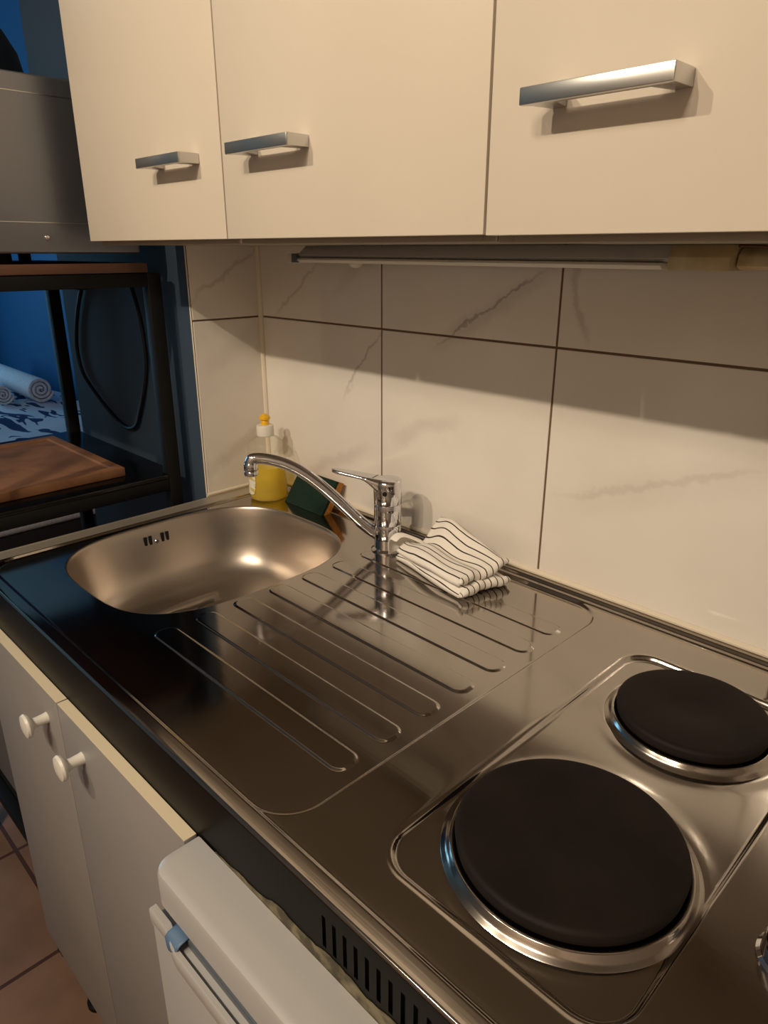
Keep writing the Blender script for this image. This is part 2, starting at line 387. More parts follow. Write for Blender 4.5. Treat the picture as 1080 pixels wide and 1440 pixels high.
def counter():
    xs = set(); ys = set()
    def rng(s, a, b, st):
        n = max(1, round((b-a)/st))
        for i in range(n+1): s.add(round(a+(b-a)*i/n, 5))
    for q in (0, .0004, .001, .002, .003, .004): xs.add(q)
    rng(xs, .004, .03, .004); rng(xs, .03, PX0, .0012); rng(xs, PX0, PX1, .004); rng(xs, PX1, .412, .0015); rng(xs, .412, .728, .006)
    rng(xs, .728, .772, .0015); rng(xs, .772, .828, .006); rng(xs, .828, .875, .0015); rng(xs, .875, 1.0, .0035); rng(xs, 1.0, 1.048, .0015); rng(xs, 1.048, XMAX, .01)
    for q in (0, .0004, .001, .002, .003): ys.add(round(-DEP+q, 5))
    rng(ys, -DEP+.003, -.554, .003); rng(ys, -.554, PY0, .0013); rng(ys, PY0, PY1, .0008); rng(ys, PY1, 0, .0011)
    xs = sorted(xs); ys = sorted(ys)
    bm = bmesh.new(); V = {}
    def v(i, j):
        if (i, j) not in V: V[(i, j)] = bm.verts.new((xs[i], ys[j], zt(xs[i], ys[j])))
        return V[(i, j)]
    for i in range(len(xs)-1):
        for j in range(len(ys)-1):
            cx, cy = (xs[i]+xs[i+1])/2, (ys[j]+ys[j+1])/2
            if PX0 < cx < PX1 and PY0 < cy < PY1: continue
            f_ = bm.faces.new((v(i, j), v(i+1, j), v(i+1, j+1), v(i, j+1)))
            if cx < .0312: f_.material_index = 1
    # flat patch: from rectangle inwards to the bowl rim
    N = 128
    def dirs(k): a = 2*PI*k/N; return math.cos(a), math.sin(a)
    def se(k, off=0.):
        c, s = dirs(k); r = (abs(c/(SA+off))**SN+abs(s/(SB+off))**SN)**(-1/SN); return SINKX+c*r, SINKY+s*r
    def rect(k):
        c, s = dirs(k)
        tx = ((PX1-SINKX) if c > 0 else (SINKX-PX0))/max(abs(c), 1e-9); ty = ((PY1-SINKY) if s > 0 else (SINKY-PY0))/max(abs(s), 1e-9)
        t = min(tx, ty); return SINKX+c*t, SINKY+s*t
    rings = []
    rings.append([bm.verts.new((*rect(k), ZF)) for k in range(N)])
    for w in (.5, 1.):
        ring = []
        for k in range(N):
            a = rect(k); b = se(k, .0015); ring.append(bm.verts.new((a[0]*(1-w)+b[0]*w, a[1]*(1-w)+b[1]*w, ZF)))
        rings.append(ring)
    # corners of the rectangle
    for k in range(2):
        pass
    for a, b in zip(rings, rings[1:]):
        for k in range(N): l = (k+1) % N; bm.faces.new((a[k], a[l], b[l], b[k]))
    for sx in (PX0, PX1):
        for sy in (PY0, PY1):
            # nearest two ring verts around the corner
            best = sorted(range(N), key=lambda k: (rings[0][k].co.x-sx)**2+(rings[0][k].co.y-sy)**2)[:2]
            if any((rings[0][k].co.x-sx)**2+(rings[0][k].co.y-sy)**2 < 1e-10 for k in best): continue
            k0, k1 = sorted(best, key=lambda k: k);
            try: bm.faces.new((rings[0][k0], rings[0][k1], bm.verts.new((sx, sy, ZF))))
            except ValueError: pass
    for f in bm.faces:
        if f.normal.z == 0: f.normal_update()
        f.normal_update()
        if f.normal.z < 0: f.normal_flip()
    return bm, se, N
def counter_build():
    t = thing('sink_worktop', 'stainless steel kitchenette worktop with sink, ribbed drainer and hob recess', 'worktop')
    bm, se, N = counter()
    me = bpy.data.meshes.new('worktop_sheet'); bm.to_mesh(me); bm.free()
    o = link('worktop_sheet', me, [M['steel'], M['rim']], t, smooth='all')
    # bowl
    bm = bmesh.new(); rings = []
    DB = .128
    prof = [(.0015, 0), (.0004, -.0003), (-.0008, -.0012), (-.0018, -.003), (-.0028, -.006), (-.006, -.02), (-.010, -.045), (-.015, -.07), (-.021, -.090), (-.029, -.103), (-.040, -.1135), (-.054, -.120), (-.075, -.1245), (-.11, -.127)]
    for off, dz in prof:
        rings.append([bm.verts.new((*se(k, off), ZF+dz)) for k in range(N)])
    DX, DY = .183, -.312
    for w in (.35, .7, 1.):
        ring = []
        for k in range(N):
            a = 2*PI*k/N; x0, y0 = se(k, -.11)
            tx, ty = DX+.046*math.cos(a), DY+.046*math.sin(a)
            ring.append(bm.verts.new((x0*(1-w)+tx*w, y0*(1-w)+ty*w, ZF-.127-.0012*w)))
        rings.append(ring)
    for a, b in zip(rings, rings[1:]):
        for k in range(N): l = (k+1) % N; bm.faces.new((a[k], a[l], b[l], b[k]))
    for f in bm.faces:
        f.normal_update()
    b_ = link('sink_bowl', bm, M['bowl'], t, smooth='all', label='brushed steel oval-cornered sink bowl')
    # drain
    zb = ZF-.1282
    bm = bmesh.new()
    lathe(bm, [(.047, 0), (.047, .0012), (.044, .0028), (.040, .0022), (.038, -.004), (.034, -.009), (.030, -.010), (.012, -.011), (.010, -.008), (.0, -.0078)][:-1], (DX, DY, zb), 48)
    dr = link('drain', bm, M['chrome'], t, smooth=True, label='round chrome drain')
    bm = bmesh.new(); lathe(bm, [(.033, -.0095), (.033, -.004), (.030, -.002), (.006, -.0015), (.005, .002), (.0045, .002)], (DX, DY, zb), 32)
    link('strainer', bm, M['chrome'], dr, smooth=True)
    # overflow: four dark slots and a screw on the far wall of the bowl
    bm = bmesh.new()
    wallx = lambda z: .0465+(-(z-ZF))*.11
    ofy = -.283
    ov = None
    bmf = bmesh.new()
    for q in (-.0215, -.0125, .0105, .0195):
        z0, z1 = .851, .874
        for bmx, d in ((bmf, .0012),):
            vs = box(bmx, -.0012, .0012, -.0031, .0031, -.0130, .0130, .0008, 1)
            vv = [v for v in bmx.verts if v.is_valid and abs(v.co.x) < .002 and abs(v.co.y) < .004 and abs(v.co.z) < .015]
            bmesh.ops.translate(bmx, vec=(wallx((z0+z1)/2)+.0002, ofy+q, (z0+z1)/2), verts=vv)
    ov = link('overflow', bmf, M['black'], t, label='dark overflow slots')
    bm = bmesh.new(); lathe(bm, [(.0042, 0), (.0042, .0015), (.003, .003)], (wallx(.8625)-.0004, ofy-.001, .8625), 20, ax=Matrix.Rotation(PI/2, 3, 'Y')); link('overflow_screw', bm, M['chrome'], ov, smooth=True)
    # front apron with vent slots (real openings)
    SX0, SP, SW = .8425, .0116, .0042
    bm = bmesh.new(); ZB = .831; z0, z1 = .8525, .8835
    xs = [0]
    slots = [(SX0+SP*k-SW/2, SX0+SP*k+SW/2) for k in range(19)]
    for a, b in slots: xs += [a, b]
    xs.append(XMAX)
    Y = -DEP
    def quad(a, b, c, d):
        f = bm.faces.new([bm.verts.new(p) for p in ((a, Y, c), (b, Y, c), (b, Y, d), (a, Y, d))])
    for i in range(len(xs)-1):
        a, b = xs[i], xs[i+1]
        quad(a, b, ZB, z0); quad(a, b, z1, H-.003)
        if i % 2 == 0: quad(a, b, z0, z1)
    bmesh.ops.remove_doubles(bm, verts=bm.verts, dist=1e-5)
    # returned lower edge
    bm.faces.new([bm.verts.new(p) for p in ((0, Y, ZB), (0, Y+.012, ZB), (XMAX, Y+.012, ZB), (XMAX, Y, ZB))])
    bm.faces.new([bm.verts.new(p) for p in ((0, Y, ZB), (0, Y, H-.003), (0, 0, H-.003), (0, 0, ZB))])
    ap = link('front_apron', bm, M['apron'], t, label='dark glossy front apron with a row of vent slots')
    sm = ap.modifiers.new('s', 'SOLIDIFY'); sm.thickness = .0008; sm.offset = 0
    bm2 = bmesh.new(); box(bm2, .83, 1.075, Y+.0045, Y+.0060, .842, .892); link('slot_dark_sheet', bm2, M['black'], ap, label='added black sheet standing in for the dark behind the slots')  # black sheet added so the openings read as dark interior
    # mottled grey strip along the lower apron edge, ragged top
    bm = bmesh.new(); n = 90; top = []; bot = []
    for i in range(n+1):
        x = .69+(1.2-.69)*i/n
        h = .003+.013*sst(.69, .84, x)+.0025*math.sin(x*90)*sst(.7, .8, x)+random.uniform(-.0012, .0012)
        top.append(bm.verts.new((x, Y-.0014, ZB+h))); bot.append(bm.verts.new((x, Y-.0014, ZB-.0005)))
    for i in range(n): bm.faces.new((bot[i], bot[i+1], top[i+1], top[i]))
    tp = link('ragged_strip', bm, M['apron_strip'], ap, label='ragged grey strip along the lower apron edge')
    sm = tp.modifiers.new('s', 'SOLIDIFY'); sm.thickness = .0008
    return t
WT = counter_build()

# hotplates
def hotplate(lbl, px, py, r):
    t = thing('hotplate', lbl, 'hotplate', 'electric hotplates on the steel hob')
    zb = H-.0022-.0048
    bm = bmesh.new()
    lathe(bm, [(r+.0115, 0), (r+.0100, .0014), (r+.0075, .0026), (r+.0052, .0048), (r+.0038, .0076), (r+.0028, .0084), (r+.0010, .0084), (r-.0005, .0070), (r-.003, .0060), (r-.006, .0060)], (px, py, zb), 96, cap0=False, cap1=False)
    link('trim_ring', bm, M['ring'], t, smooth='all', label='shiny steel ring')
    bm = bmesh.new(); T = H+.0140-zb
    prof = [(r-.007, .0062), (r-.0015, .0095), (r-.0003, T-.004), (r-.0012, T-.0022), (r-.003, T-.0008), (r-.0045, T-.0002), (r-.007, T), (r*.62, T), (r*.60, T-.0002), (r*.30, T-.0003), (r*.27, T-.0012), (.004, T-.0014)]
    lathe(bm, prof, (px, py, zb), 96)
    link('iron_plate', bm, M['plate'], t, smooth=40, label='matt black cast iron disc')
    return t
hotplate('large round black cast iron hotplate, the nearer one on the steel hob', *PLATES[0][1:])
hotplate('small round black cast iron hotplate, the rear one near the tiled wall', *PLATES[1][1:])
# hob control knob at the frame edge
k = thing('hob_knob', 'steel control knob on the worktop right of the large hotplate, cut by the frame', 'knob')
bm = bmesh.new(); lathe(bm, [(.024, 0), (.024, .002), (.0215, .004), (.0205, .016), (.019, .018), (.004, .0182)], (1.0995, -.376, H-.0024), 40)
link('knob_body', bm, M['chrome'], k, smooth=40)
B('pointer', M['black'], k, 1.0985, 1.1005, -.394, -.384, H+.0155, H+.0166, .0003)

# ------------------------------------------------------------ faucet
def faucet():
    t = thing('mixer_tap', 'chrome single-lever mixer tap standing behind the sink', 'tap')
    X, Y = .412, -.073; z = ZF
    bm = bmesh.new()
    lathe(bm, [(.0262, 0), (.0262, .003), (.0235, .005), (.0212, .0065), (.0212, .022)], (X, Y, z), 48)
    link('base', bm, M['chrome'], t, smooth=40)
    bm = bmesh.new(); lathe(bm, [(.0210, .0223), (.0214, .0230), (.0214, .0448), (.0210, .0455)], (X, Y, z), 48)
    link('spout_collar', bm, M['chrome'], t, smooth=40)
    bm = bmesh.new(); lathe(bm, [(.0210, .0458), (.0214, .0465), (.0214, .0785), (.0210, .0793)], (X, Y, z), 48)
    link('body', bm, M['chrome'], t, smooth=40)
    P = [(.4050, -.0790, .916), (.3948, -.0894, .9255), (.3843, -.1009, .9385), (.3769, -.1091, .9496), (.3623, -.1253, .9725), (.3479, -.1413, .9938), (.3336, -.157, 1.0125), (.3195, -.1727, 1.0275), (.3054, -.1883, 1.038), (.2925, -.203, 1.0440), (.2830, -.2135, 1.0465), (.2755, -.2215, 1.0468)]
    C = catmull(P, 6)
    n = len(C); rad = [.0098-.0012*(i/n) for i in range(n)]
    bm = bmesh.new(); tube(bm, C, rad, 24)
    # elbow
    C2 = catmull([(.2765, -.2205, 1.0468), (.2735, -.2238, 1.0455), (.2718, -.2256, 1.0410), (.2712, -.2263, 1.034)], 6)
    tube(bm, C2, [.0087+.0012*i/(len(C2)-1) for i in range(len(C2))], 24)
    link('spout', bm, M['chrome'], t, smooth='all')
    bm = bmesh.new(); lathe(bm, [(.0100, 0), (.0104, .001), (.0104, .006), (.0098, .007), (.0104, .008), (.0104, .018), (.0095, .0195)], (.2712, -.2263, 1.0205), 32)
    link('aerator', bm, M['chrome'], t, smooth=40)
    # lever head: cap that flows into a flat lever
    tip = Vector((.344, -.127, 1.0235)); c0 = Vector((X, Y, 1.0035)); d = (tip-c0); hd = Vector((d.x, d.y, 0)).normalized(); sd = Vector((-hd.y, hd.x, 0))
    bm = bmesh.new()
    lathe(bm, [(.0210, .0796), (.0216, .0805), (.0220, .092), (.0222, .112), (.0214, .1165), (.0195, .1180), (.012, .1188), (.002, .119)], (X, Y, z), 48)
    L = (Vector((tip.x, tip.y, 0))-Vector((X, Y, 0))).length
    secs = []
    for i in range(15):
        u = i/14; s = -.004+u*(L+.004)
        w = .0205*(1-u)**1.0+.0078*(1-(1-u)**1.0) if u < 1 else .006
        if u > .93: w *= math.sqrt(max(.05, 1-((u-.93)/.075)**2))
        zt_ = 1.0125+.0135*u**1.1
        zb_ = zt_-.0058 - .032*(1-sst(-.05, .50, u))
        c = Vector((X, Y, 0))+hd*s
        ring = []
        for k_ in range(20):
            a = 2*PI*k_/20; ca, sa = math.cos(a), math.sin(a)
            yy = math.copysign(abs(ca)**.55, ca)*w; zz = math.copysign(abs(sa)**.55, sa)
            ring.append(bm.verts.new(c+sd*yy+Vector((0, 0, (zt_+zb_)/2+zz*(zt_-zb_)/2))))
        secs.append(ring)
    for a, b in zip(secs, secs[1:]):
        for k_ in range(20): l = (k_+1) % 20; bm.faces.new((a[k_], a[l], b[l], b[k_]))
    bm.faces.new(secs[0][::-1]); bm.faces.new(secs[-1])
    lev = link('lever', bm, M['chrome'], t, smooth=50)
    bm = bmesh.new(); pc = Vector((X, Y, .9945))+Vector((.55, -.83, 0))*.0220
    rot = Vector((0, 0, 1)).rotation_difference(Vector((.55, -.83, 0))).to_matrix()
    lathe(bm, [(.0036, -.001), (.0036, .0012), (.002, .0016)], pc, 20, ax=rot)
    link('indicator_button', bm, M['black'], lev, smooth=True)
faucet()

# ------------------------------------------------------------ soap bottle
def bottle():
    t = thing('soap_bottle', 'clear dish soap bottle of yellow liquid with a white and yellow cap in the corner', 'bottle')
    C = (.071, -.056, ZF)
    pr = [(.030, 0), (.0335, .0012), (.0355, .004), (.0362, .012), (.0360, .030), (.0348, .045), (.0352, .060), (.0362, .074), (.0362, .085), (.0356, .096), (.0338, .105), (.0300, .1125), (.0235, .1185), (.0168, .1225), (.0128, .1255), (.0124, .129)]
    bm = bmesh.new(); lathe(bm, pr, C, 56, cap1=False); sh = link('bottle_shell', bm, M['bottle'], t, smooth='all', label='clear plastic shell')
    lq = [(max(.002, r-.0014), z+.0012) for r, z in pr if z < .064]+[(.0338, .066), (.002, .0661)]
    bm = bmesh.new(); lathe(bm, lq, C, 56); link('liquid', bm, M['liquid'], t, smooth=40, label='yellow washing-up liquid')
    bm = bmesh.new(); pro = [(.0158, .1225)]
    lathe(bm, [(.0150, .1225), (.0160, .1235), (.0160, .1405), (.0150, .1425), (.009, .1435)], C, 40)
    cp = link('cap', bm, M['plastic'], t, smooth=40, label='white screw cap')
    bm = bmesh.new(); lathe(bm, [(.0078, .143), (.0074, .1505), (.0066, .1515), (.0100, .1535), (.0104, .1565), (.0095, .1590), (.006, .1605), (.0045, .163), (.002, .1635)], C, 32)
    link('nozzle', bm, M['capyellow'], cp, smooth=40, label='yellow push-pull nozzle')
    # label: oval patch wrapped on the front left of the shell
    bm = bmesh.new(); ac = math.radians(-103); n = 28
    def P(a, z, off=.0007):
        rr_ = .0362+off
        for (r0, z0), (r1, z1) in zip(pr, pr[1:]):
            if z0 <= z <= z1: rr_ = r0+(r1-r0)*(z-z0)/(z1-z0)+off
        return (C[0]+rr_*math.cos(a), C[1]+rr_*math.sin(a), C[2]+z)
    cv = bm.verts.new(P(ac, .040)); rings = []
    for q in (.33, .66, 1):
        ring = []
        for k_ in range(n):
            a = 2*PI*k_/n; ca, sa = math.cos(a), math.sin(a)
            ring.append(bm.verts.new(P(ac+math.copysign(abs(ca)**.6, ca)*.47*q, .040+math.copysign(abs(sa)**.6, sa)*.027*q)))
        rings.append(ring)
    for k_ in range(n):
        l = (k_+1) % n; bm.faces.new((cv, rings[0][k_], rings[0][l]))
        for a, b in zip(rings, rings[1:]): bm.faces.new((a[k_], b[k_], b[l], a[l]))
    link('label', bm, M['label'], t, smooth='all', label='white oval paper label')
bottle()

# ------------------------------------------------------------ sponge
def sponge():
    t = thing('scouring_sponge', 'green and orange scouring sponge leaning on the wall between bottle and tap', 'sponge')
    A = Vector((.113, -.050, ZF+.0005)); Bv = Vector((.222, -.052, ZF+.0005)); T = Vector((.128, -.022, .9555)); TR = Vector((.235, -.024, .956))
    u = (Bv-A); v = (T-A); n = u.cross(v).normalized()     # points to +-y
    if n.y > 0: n = -n
    def slab(name, m, d0, d1, lbl):
        bm = bmesh.new(); NU, NV = 14, 8; top = {}; bot = {}
        def Q(i, j, d):
            a, b = i/NU, j/NV
            p = A*(1-a)*(1-b)+Bv*a*(1-b)+T*(1-a)*b+TR*a*b
            r = random.uniform(-.0003, .0003)
            return p-n*(d+r)
        for i in range(NU+1):
            for j in range(NV+1):
                top[i, j] = bm.verts.new(Q(i, j, d0)); bot[i, j] = bm.verts.new(Q(i, j, d1))
        for i in range(NU):
            for j in range(NV):
                bm.faces.new((top[i, j], top[i+1, j], top[i+1, j+1], top[i, j+1])); bm.faces.new((bot[i, j], bot[i, j+1], bot[i+1, j+1], bot[i+1, j]))
        for i in range(NU):
            bm.faces.new((top[i, 0], bot[i, 0], bot[i+1, 0], top[i+1, 0])); bm.faces.new((top[i, NV], top[i+1, NV], bot[i+1, NV], bot[i, NV]))
        for j in range(NV):
            bm.faces.new((top[0, j], top[0, j+1], bot[0, j+1], bot[0, j])); bm.faces.new((top[NU, j], bot[NU, j], bot[NU, j+1], top[NU, j+1]))
        link(name, bm, m, t, smooth=60, label=lbl)
    slab('scouring_pad', M['scour'], 0, .006, 'dark green scouring pad')
    slab('foam', M['sponge'], .006, .0185, 'orange foam back')
sponge()

# ------------------------------------------------------------ folded tea towel
def towel():
    t = thing('tea_towel', 'folded white tea towel with thin dark stripes lying on the drainer', 'towel')
    ang = math.radians(-12); uh = Vector((math.cos(ang), math.sin(ang), 0)); vh = Vector((-math.sin(ang), math.cos(ang), 0))
    O = Vector((.449, -.094, ZF+.0026)); L, W = .160, .088
    def slab(name, z0, th, Lx, lift, ph, dv=0., lbl=None, parent=t):
        bm = bmesh.new(); uvl = bm.loops.layers.uv.new('UVMap'); NV = 44
        # closed profile in (u, z): bottom left -> right fold -> top left
        prof = []
        NB = 34
        for i in range(NB+1): prof.append((i/NB*(Lx-th/2), 0., 'b'))
        for i in range(1, 12):
            a = -PI/2+PI*i/12; prof.append((Lx-th/2+math.cos(a)*th/2, th/2+math.sin(a)*th/2, 'f'))
        for i in range(NB+1): prof.append(((Lx-th/2)*(1-i/NB), th, 't'))
        s = 0; ss = []; pp = None
        for q in prof:
            if pp: s += math.hypot(q[0]-pp[0], q[1]-pp[1])
            ss.append(s); pp = q
        G = []
        for k, (u, z, tp) in enumerate(prof):
            row = []
            for j in range(NV+1):
                v = j/NV; uu = u/L
                ed = 1-.55*(abs(2*v-1)**6)                 # thinner at the sides
                zz = z*ed if tp != 'b' else z
                if tp == 'f': zz = th/2+(z-th/2)*ed
                thin = sst(0, .25, uu)*.45+.55            # thinner to the left
                zz *= thin
                y = v*W
                wav = .0013*math.sin(uu*11+ph+v*5)+.0009*math.sin(v*23+ph*2+uu*4)
                dz = z0*(.72+.28*sst(0, .35, uu))+lift(uu, v) + (wav*(1 if tp != 'b' or z0 > .004 else 0))
                if z0 < .004 and tp == 'b': dz = z0
                p = O+uh*(u+dv*.3+.0018*math.sin(v*9+ph))+vh*(y+.002*math.sin(uu*6+ph))+Vector((0, 0, max(0, zz+dz)))
                row.append(bm.verts.new(p))
            G.append(row)
        n = len(prof)
        def setuv(f, ks, js):
            for lp, k_, j_ in zip(f.loops, ks, js): lp[uvl].uv = (ss[min(k_, n-1)], j_/NV*W+dv+1.0)
        for k in range(n-1):
            for j in range(NV):
                f = bm.faces.new((G[k][j], G[k+1][j], G[k+1][j+1], G[k][j+1])); setuv(f, (k, k+1, k+1, k), (j, j, j+1, j+1))
        for j in range(NV):
            f = bm.faces.new((G[n-1][j], G[0][j], G[0][j+1], G[n-1][j+1])); setuv(f, (n-1, 0, 0, n-1), (j, j, j+1, j+1))
        # side faces: pair bottom and top verts
        for j in (0, NV):
            m_ = n-1
            k = 0
            while k < m_-k-1:
                a, b, c, d = G[k][j], G[k+1][j], G[m_-k-1][j], G[m_-k][j]
                try:
                    f = bm.faces.new((a, b, c, d) if k+1 != m_-k-1 else (a, b, d)); [setattr(lp[uvl], 'uv', (0, 1.0087 - .0022)) for lp in f.loops]
                except ValueError: pass
                k += 1
        return link(name, bm, M['towel'], parent, smooth='all', label=lbl)
    flat = lambda u, v: 0.
    def lift(u, v):
        return (.034*sst(.45, 1., v)*(1-.62*sst(.15, 1, u)) + .004*math.exp(-((v-.25)/.2)**2)*(1-u)-.003*math.exp(-((v-.5)/.12)**2)*(1-u*.7))
    slab('lower_fold', 0.0, .0150, .163, flat, .4, .004)
    slab('upper_fold', .0142, .0150, .158, lift, 1.9, 0.)
    # plain corner sticking up at the left end
    bm = bmesh.new(); pts = {}
    base = [(-.012, -.002), (-.018, .008), (-.016, .020), (-.006, .032), (.006, .042)]
    for i, (a, b) in enumerate(base):
        for k, (h, o_) in enumerate(((-.0005, 0), (.011, -.003), (.023, -.002), ((.030, .038, .037, .030, .024)[i], .004), ((.026, .033, .031, .024, .019)[i], .020))):
            pts[i, k] = bm.verts.new(O+uh*(a+o_)+vh*(b)+Vector((0, 0, h+.0005)))
    for i in range(4):
        for k in range(4): bm.faces.new((pts[i, k], pts[i+1, k], pts[i+1, k+1], pts[i, k+1]))
    o = link('towel_corner', bm, M['cloth'], t, smooth='all', label='plain white corner standing up')
    sm = o.modifiers.new('s', 'SOLIDIFY'); sm.thickness = .0022; sm.offset = 1
    sb = o.modifiers.new('d', 'SUBSURF'); sb.levels = 2; sb.render_levels = 2
towel()

# ------------------------------------------------------------ wall cabinets
YC = -.3096; ZC = 1.3545; ZTOP = 2.05
def bar_handle(parent, x0, x1, z):
    """flat-faced aluminium bar with angled legs; front face at YC-.028"""
    bm = bmesh.new(); yf, yb = YC-.028, YC
    h = .0058; tb = .0078
    # outline in (x, y): trapezoid U, extruded in z
    o = [(x0, yf), (x1, yf), (x1+.0005, yf+.002), (x1+.0005, yb), (x1-.012, yb), (x1-.018, yf+tb), (x0+.026, yf+tb), (x0+.022, yb), (x0+.010, yb), (x0+.006, yf+tb+.001), (x0, yf+.003)]
    lo = [bm.verts.new((a, b, z-h)) for a, b in o]; hi = [bm.verts.new((a, b, z+h)) for a, b in o]
    n = len(o); bm.faces.new(lo); bm.faces.new(hi[::-1])
    for i in range(n): j = (i+1) % n; bm.faces.new((lo[i], lo[j], hi[j], hi[i]))
    bmesh.ops.recalc_face_normals(bm, faces=bm.faces)
    bmesh.ops.bevel(bm, geom=list(bm.edges), offset=.0011, segments=2, profile=.5, affect='EDGES')
    bmesh.ops.triangulate(bm, faces=[f for f in bm.faces if len(f.verts) > 6])
    return link('handle', bm, M['alu'], parent, smooth=30, label='satin aluminium bar handle')
def wall_cabinet(lbl, x0, x1, doors, zc=ZC):
    t = thing('wall_cabinet', lbl, 'cabinet', 'wall cabinets over the worktop')
    bm = bmesh.new(); yb0 = YC+.0185; zb = zc-.0055; th = .016
    for a in ((x0+.0005, x0+th, yb0, -.001, zb, ZTOP), (x1-th, x1-.0005, yb0, -.001, zb, ZTOP), (x0+th, x1-th, yb0, -.001, zb, zb+th), (x0+th, x1-th, yb0, -.001, ZTOP-th, ZTOP), (x0+th, x1-th, -.006, -.001, zb+th, ZTOP-th)):
        box(bm, *a, .0006, 1)
    link('carcass', bm, M['carcass'], t, label='cabinet body behind the doors')
    for a, b, hx in doors:
        d = B('door', M['cab'], t, a+.0012, b-.0012, YC, YC+.0175, zc, ZTOP, .0007, 2, label='plain cream door')
        bar_handle(d, hx[0], hx[1], hx[2])
    return t
wall_cabinet('cream wall cabinet with two doors and facing bar handles, left above the sink', 0.0, .7600, [(0., .3800, (.2270, .3320, 1.4435)), (.3800, .7600, (.4290, .5370, 1.4435))])
wall_cabinet('cream wall cabinet with one wide bar handle at the right above the hob', .7602, 1.30, [(.7602, 1.30, (.8070, .9200, 1.4445))], zc=ZC-.0008)

# ------------------------------------------------------------ under-cabinet light
def ucl():
    t = thing('strip_light', 'long switched-off strip light fixed under the wall cabinets', 'light')
    ZT = ZC-.0065
    def ext(name, m, prof, x0, x1, par=t, lbl=None, bev=.0008):
        bm = bmesh.new(); lo = [bm.verts.new((x0(z) if callable(x0) else x0, y, z)) for y, z in prof]; hi = [bm.verts.new((x1, y, z)) for y, z in prof]
        n = len(prof); bm.faces.new(lo); bm.faces.new(hi[::-1])
        for i in range(n): j = (i+1) % n; bm.faces.new((lo[i], lo[j], hi[j], hi[i]))
        bmesh.ops.recalc_face_normals(bm, faces=bm.faces)
        bmesh.ops.bevel(bm, geom=list(bm.edges), offset=bev, segments=2, profile=.5, affect='EDGES')
        return link(name, bm, m, par, smooth=30, label=lbl)
    sl = lambda z: .190+(z-1.326)*.9
    ext('housing', M['white'], [(-.012, ZT), (-.056, ZT), (-.064, 1.3345), (-.060, 1.331), (-.012, 1.331)], sl, .806, lbl='white metal housing')
    ext('diffuser', M['plastic'], [(-.016, 1.3305), (-.066, 1.3305), (-.068, 1.3275), (-.062, 1.3235), (-.016, 1.3235)], .197, .800, lbl='ribbed lamp cover')
    ext('end_cap', M['greyplastic'], [(-.018, 1.337), (-.0695, 1.337), (-.0705, 1.3235), (-.018, 1.3235)], .190, .201, lbl='dark end cap')
    ext('lens_mount', M['plastic'], [(-.018, 1.336), (-.067, 1.336), (-.068, 1.3225), (-.018, 1.3225)], .176, .1895)
    ext('socket_end', M['yplastic'], [(-.010, ZT), (-.058, ZT), (-.066, 1.336), (-.066, 1.3235), (-.010, 1.3235)], .8065, .868, lbl='yellowed plastic end housing')
    ext('plug_block', M['yplastic'], [(-.012, ZT-.003), (-.044, ZT-.003), (-.052, ZT-.010), (-.054, 1.3275), (-.046, 1.3245), (-.012, 1.3245)], .8695, .915, lbl='yellowed plug', bev=.002)
    ext('plug_neck', M['yplastic'], [(-.018, ZT-.006), (-.038, ZT-.006), (-.042, 1.3330), (-.038, 1.3300), (-.018, 1.3300)], .9155, .945, bev=.002)
    bm = bmesh.new(); tube(bm, catmull([(.94, -.030, 1.339), (.98, -.034, 1.337), (1.03, -.030, 1.342), (1.10, -.030, 1.340)], 6), .0035, 10); link('flex', bm, M['yplastic'], t, smooth='all')
    bm = bmesh.new(); tube(bm, catmull([(.872, -.060, 1.3465), (.90, -.062, 1.3455), (.93, -.058, 1.341), (.96, -.050, 1.344), (1.0, -.05, 1.3450)], 6), .0014, 8); link('wire', bm, mat('brown_wire', (.35, .20, .10), .5), t, smooth='all')
    bm = bmesh.new(); lathe(bm, [(.0105, 0), (.0100, -.003), (.006, -.0065), (.002, -.007)], (.305, -.036, 1.3237), 24); link('clip', bm, M['plastic'], t, smooth=True)
ucl()

# ------------------------------------------------------------ base cabinet
def base_cab():
    t = thing('base_cabinet', 'white laminate sink base cabinet with two doors under the worktop', 'cabinet')
    x0, x1, yd = .064, .6575, -DEP-.0008; ZD, zb = .831, .203
    bm = bmesh.new(); th = .016
    for a in ((x0+.001, x0+th, yd+.004, -.02, zb, .752), (x1-th, x1-.001, yd+.004, -.02, zb, .826), (x0+th, x1-th, yd+.004, -.02, zb, zb+th), (x0+th, x1-th, -.026, -.02, zb+th, .70)):
        box(bm, *a, .0006, 1)
    link('carcass', bm, M['carcass'], t)
    for a, b, kx, lb in ((x0, .3588, .3135, 'white door with round knob at its right'), (.3608, x1, .4205, 'white door with round knob at its left')):
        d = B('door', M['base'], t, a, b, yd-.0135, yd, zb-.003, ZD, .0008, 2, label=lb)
        # bright top edge band
        B('edge_band', M['cabedge'], d, a+.0003, b-.0003, yd-.0131, yd-.0004, ZD-.0002, ZD+.0004, 0, label='pale top edge')
        bm = bmesh.new(); rot = Matrix.Rotation(PI/2, 3, 'X')
        lathe(bm, [(.0075, 0), (.0068, .004), (.0062, .014), (.0075, .019), (.0145, .0225), (.0158, .0255), (.0145, .0285), (.009, .0300), (.002, .0303)], (kx, yd-.0135, .787), 36, ax=rot)
        link('knob', bm, M['plastic'], d, smooth=40, label='white round knob')
    for x in (x0+.035, x1-.05):
        for y in (-.53, -.08):
            bm = bmesh.new(); lathe(bm, [(.022, .001), (.022, .01), (.014, .016), (.014, .19), (.024, .196), (.024, zb-.0005)], (x, y, 0), 24); link('foot', bm, M['blackmetal'], t, smooth=40)
base_cab()

